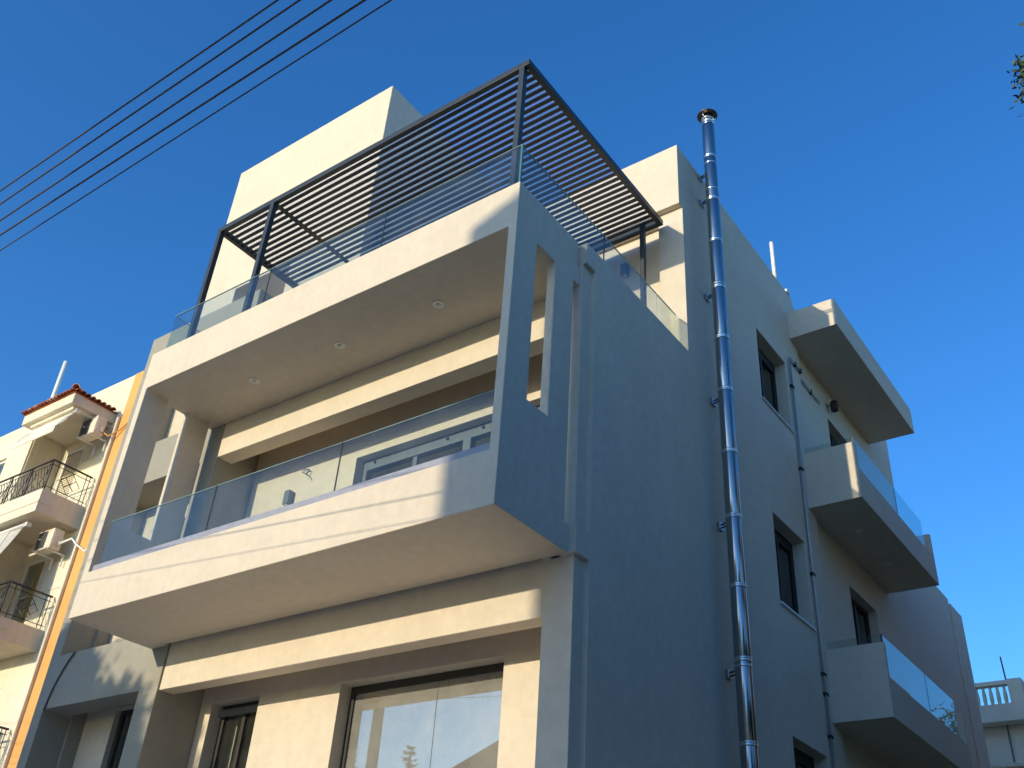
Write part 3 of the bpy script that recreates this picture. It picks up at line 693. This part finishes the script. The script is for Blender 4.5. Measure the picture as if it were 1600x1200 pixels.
conifer(-12.9, -12.4, 2.5, 1.2, 'slender dark conifer across the street at the right end of the row', 2)
conifer(-15.2, -12.0, 3.1, 1.2, 'tall dark conifer in the middle of the row across the street', 3)
conifer(-17.6, -12.0, 3.5, 1.2, 'tallest dark conifer at the left end of the row across the street', 4)
def broad_tree(x, y, zc, r, lab, seed, n=9000, mat=LEAF, size=.11):
    rnd = random.Random(seed)
    T = thing('broadleaf_tree', (x, y, G), lab, 'tree')
    tube('trunk', [(x, y, G), (x + .1, y, G + 2), (x, y + .1, zc - r * .5), (x, y, zc + r * .3)], [.24, .2, .15, .05], BARK, T, 10)
    bm = bmesh.new(); lv = bmesh.new(); clumps = []
    for k in range(26):
        while True:
            v = Vector((rnd.uniform(-1, 1), rnd.uniform(-1, 1), rnd.uniform(-1, 1)))
            if .3 < v.length < 1: break
        c = Vector((x, y, zc)) + v * r * .86; clumps.append(c)
        s = Vector((x, y, zc - r * .5 + .5 * rnd.random())); tube_bm(bm, [s, s.lerp(c, .5) + Vector((0, 0, .15)), c], [.06, .035, .012], 6)
    finish('limbs', bm, BARK, T)
    for k in range(n):
        c = rnd.choice(clumps); v = Vector((rnd.gauss(0, 1), rnd.gauss(0, 1), rnd.gauss(0, .8))) * r * .16; p = c + v
        d = Vector((rnd.gauss(0, 1), rnd.gauss(0, 1), rnd.gauss(0, 1))).normalized() * size * rnd.uniform(.6, 1.2); u = d.cross(Vector((rnd.gauss(0, 1), rnd.gauss(0, 1), rnd.gauss(0, 1)))).normalized() * size * .25
        lv.faces.new([lv.verts.new(p), lv.verts.new(p + d * .5 + u), lv.verts.new(p + d), lv.verts.new(p + d * .5 - u)])
    finish('crown', lv, mat, T)
    return T, clumps
broad_tree(-9.75, -12.0, 1.8, 1.5, 'round dense tree across the street in front of the grey stair bay', 14, 20000, LEAF, .24)
broad_tree(8.6, -1.6, .6, 2.9, 'unseen dense low broadleaf tree added right of the yard to darken the side wall', 21, 15000, LEAF, .24)  # added out of view as a sky blocker for the side wall
broad_tree(8.4, 3.4, 0, 2.3, 'unseen dense low broadleaf tree added under the taller one to darken the side wall', 22, 13000, LEAF, .24)  # second added sky blocker, also out of view
T, cl = broad_tree(7.9, 3.9, 5.9, 2.75, 'dark broadleaf tree whose leaf tips reach in at the right edge of the picture', 11, n=15000)
rnd = random.Random(5); bm = bmesh.new(); lv = bmesh.new()
tw = [((5.9, 3.9, 6.1), (4.85, 3.9, 6.28), (4.47, 3.88, 6.37)), ((5.0, 3.9, 6.28), (4.72, 3.92, 6.18), (4.48, 3.9, 6.09)), ((5.0, 3.9, 6.3), (4.75, 3.9, 6.45), (4.56, 3.85, 6.55))]
for t_ in tw: tube_bm(bm, t_, [.02, .01, .004], 6)
finish('twigs', bm, BARK, T)['kind'] = 'stuff'
for t_ in tw:
    for k in range(190):
        q = rnd.random(); p = Vector(t_[1]).lerp(Vector(t_[2]), q) + Vector((rnd.gauss(0, .045), rnd.gauss(0, .06), rnd.gauss(0, .045)))
        d = Vector((rnd.gauss(-.4, 1), rnd.gauss(0, 1), rnd.gauss(-.2, 1))).normalized() * rnd.uniform(.05, .09); u = d.cross(Vector((rnd.gauss(0, 1), rnd.gauss(0, 1), rnd.gauss(0, 1)))).normalized() * .018
        lv.faces.new([lv.verts.new(p), lv.verts.new(p + d * .5 + u), lv.verts.new(p + d), lv.verts.new(p + d * .5 - u)])
finish('leaf_spray', lv, LEAF, T)['kind'] = 'stuff'
broad_tree(4.8, 27.5, 3.4, 2.3, 'pale bushy tree in the yard beyond the rear balconies', 12, 8000, PALE, .16)
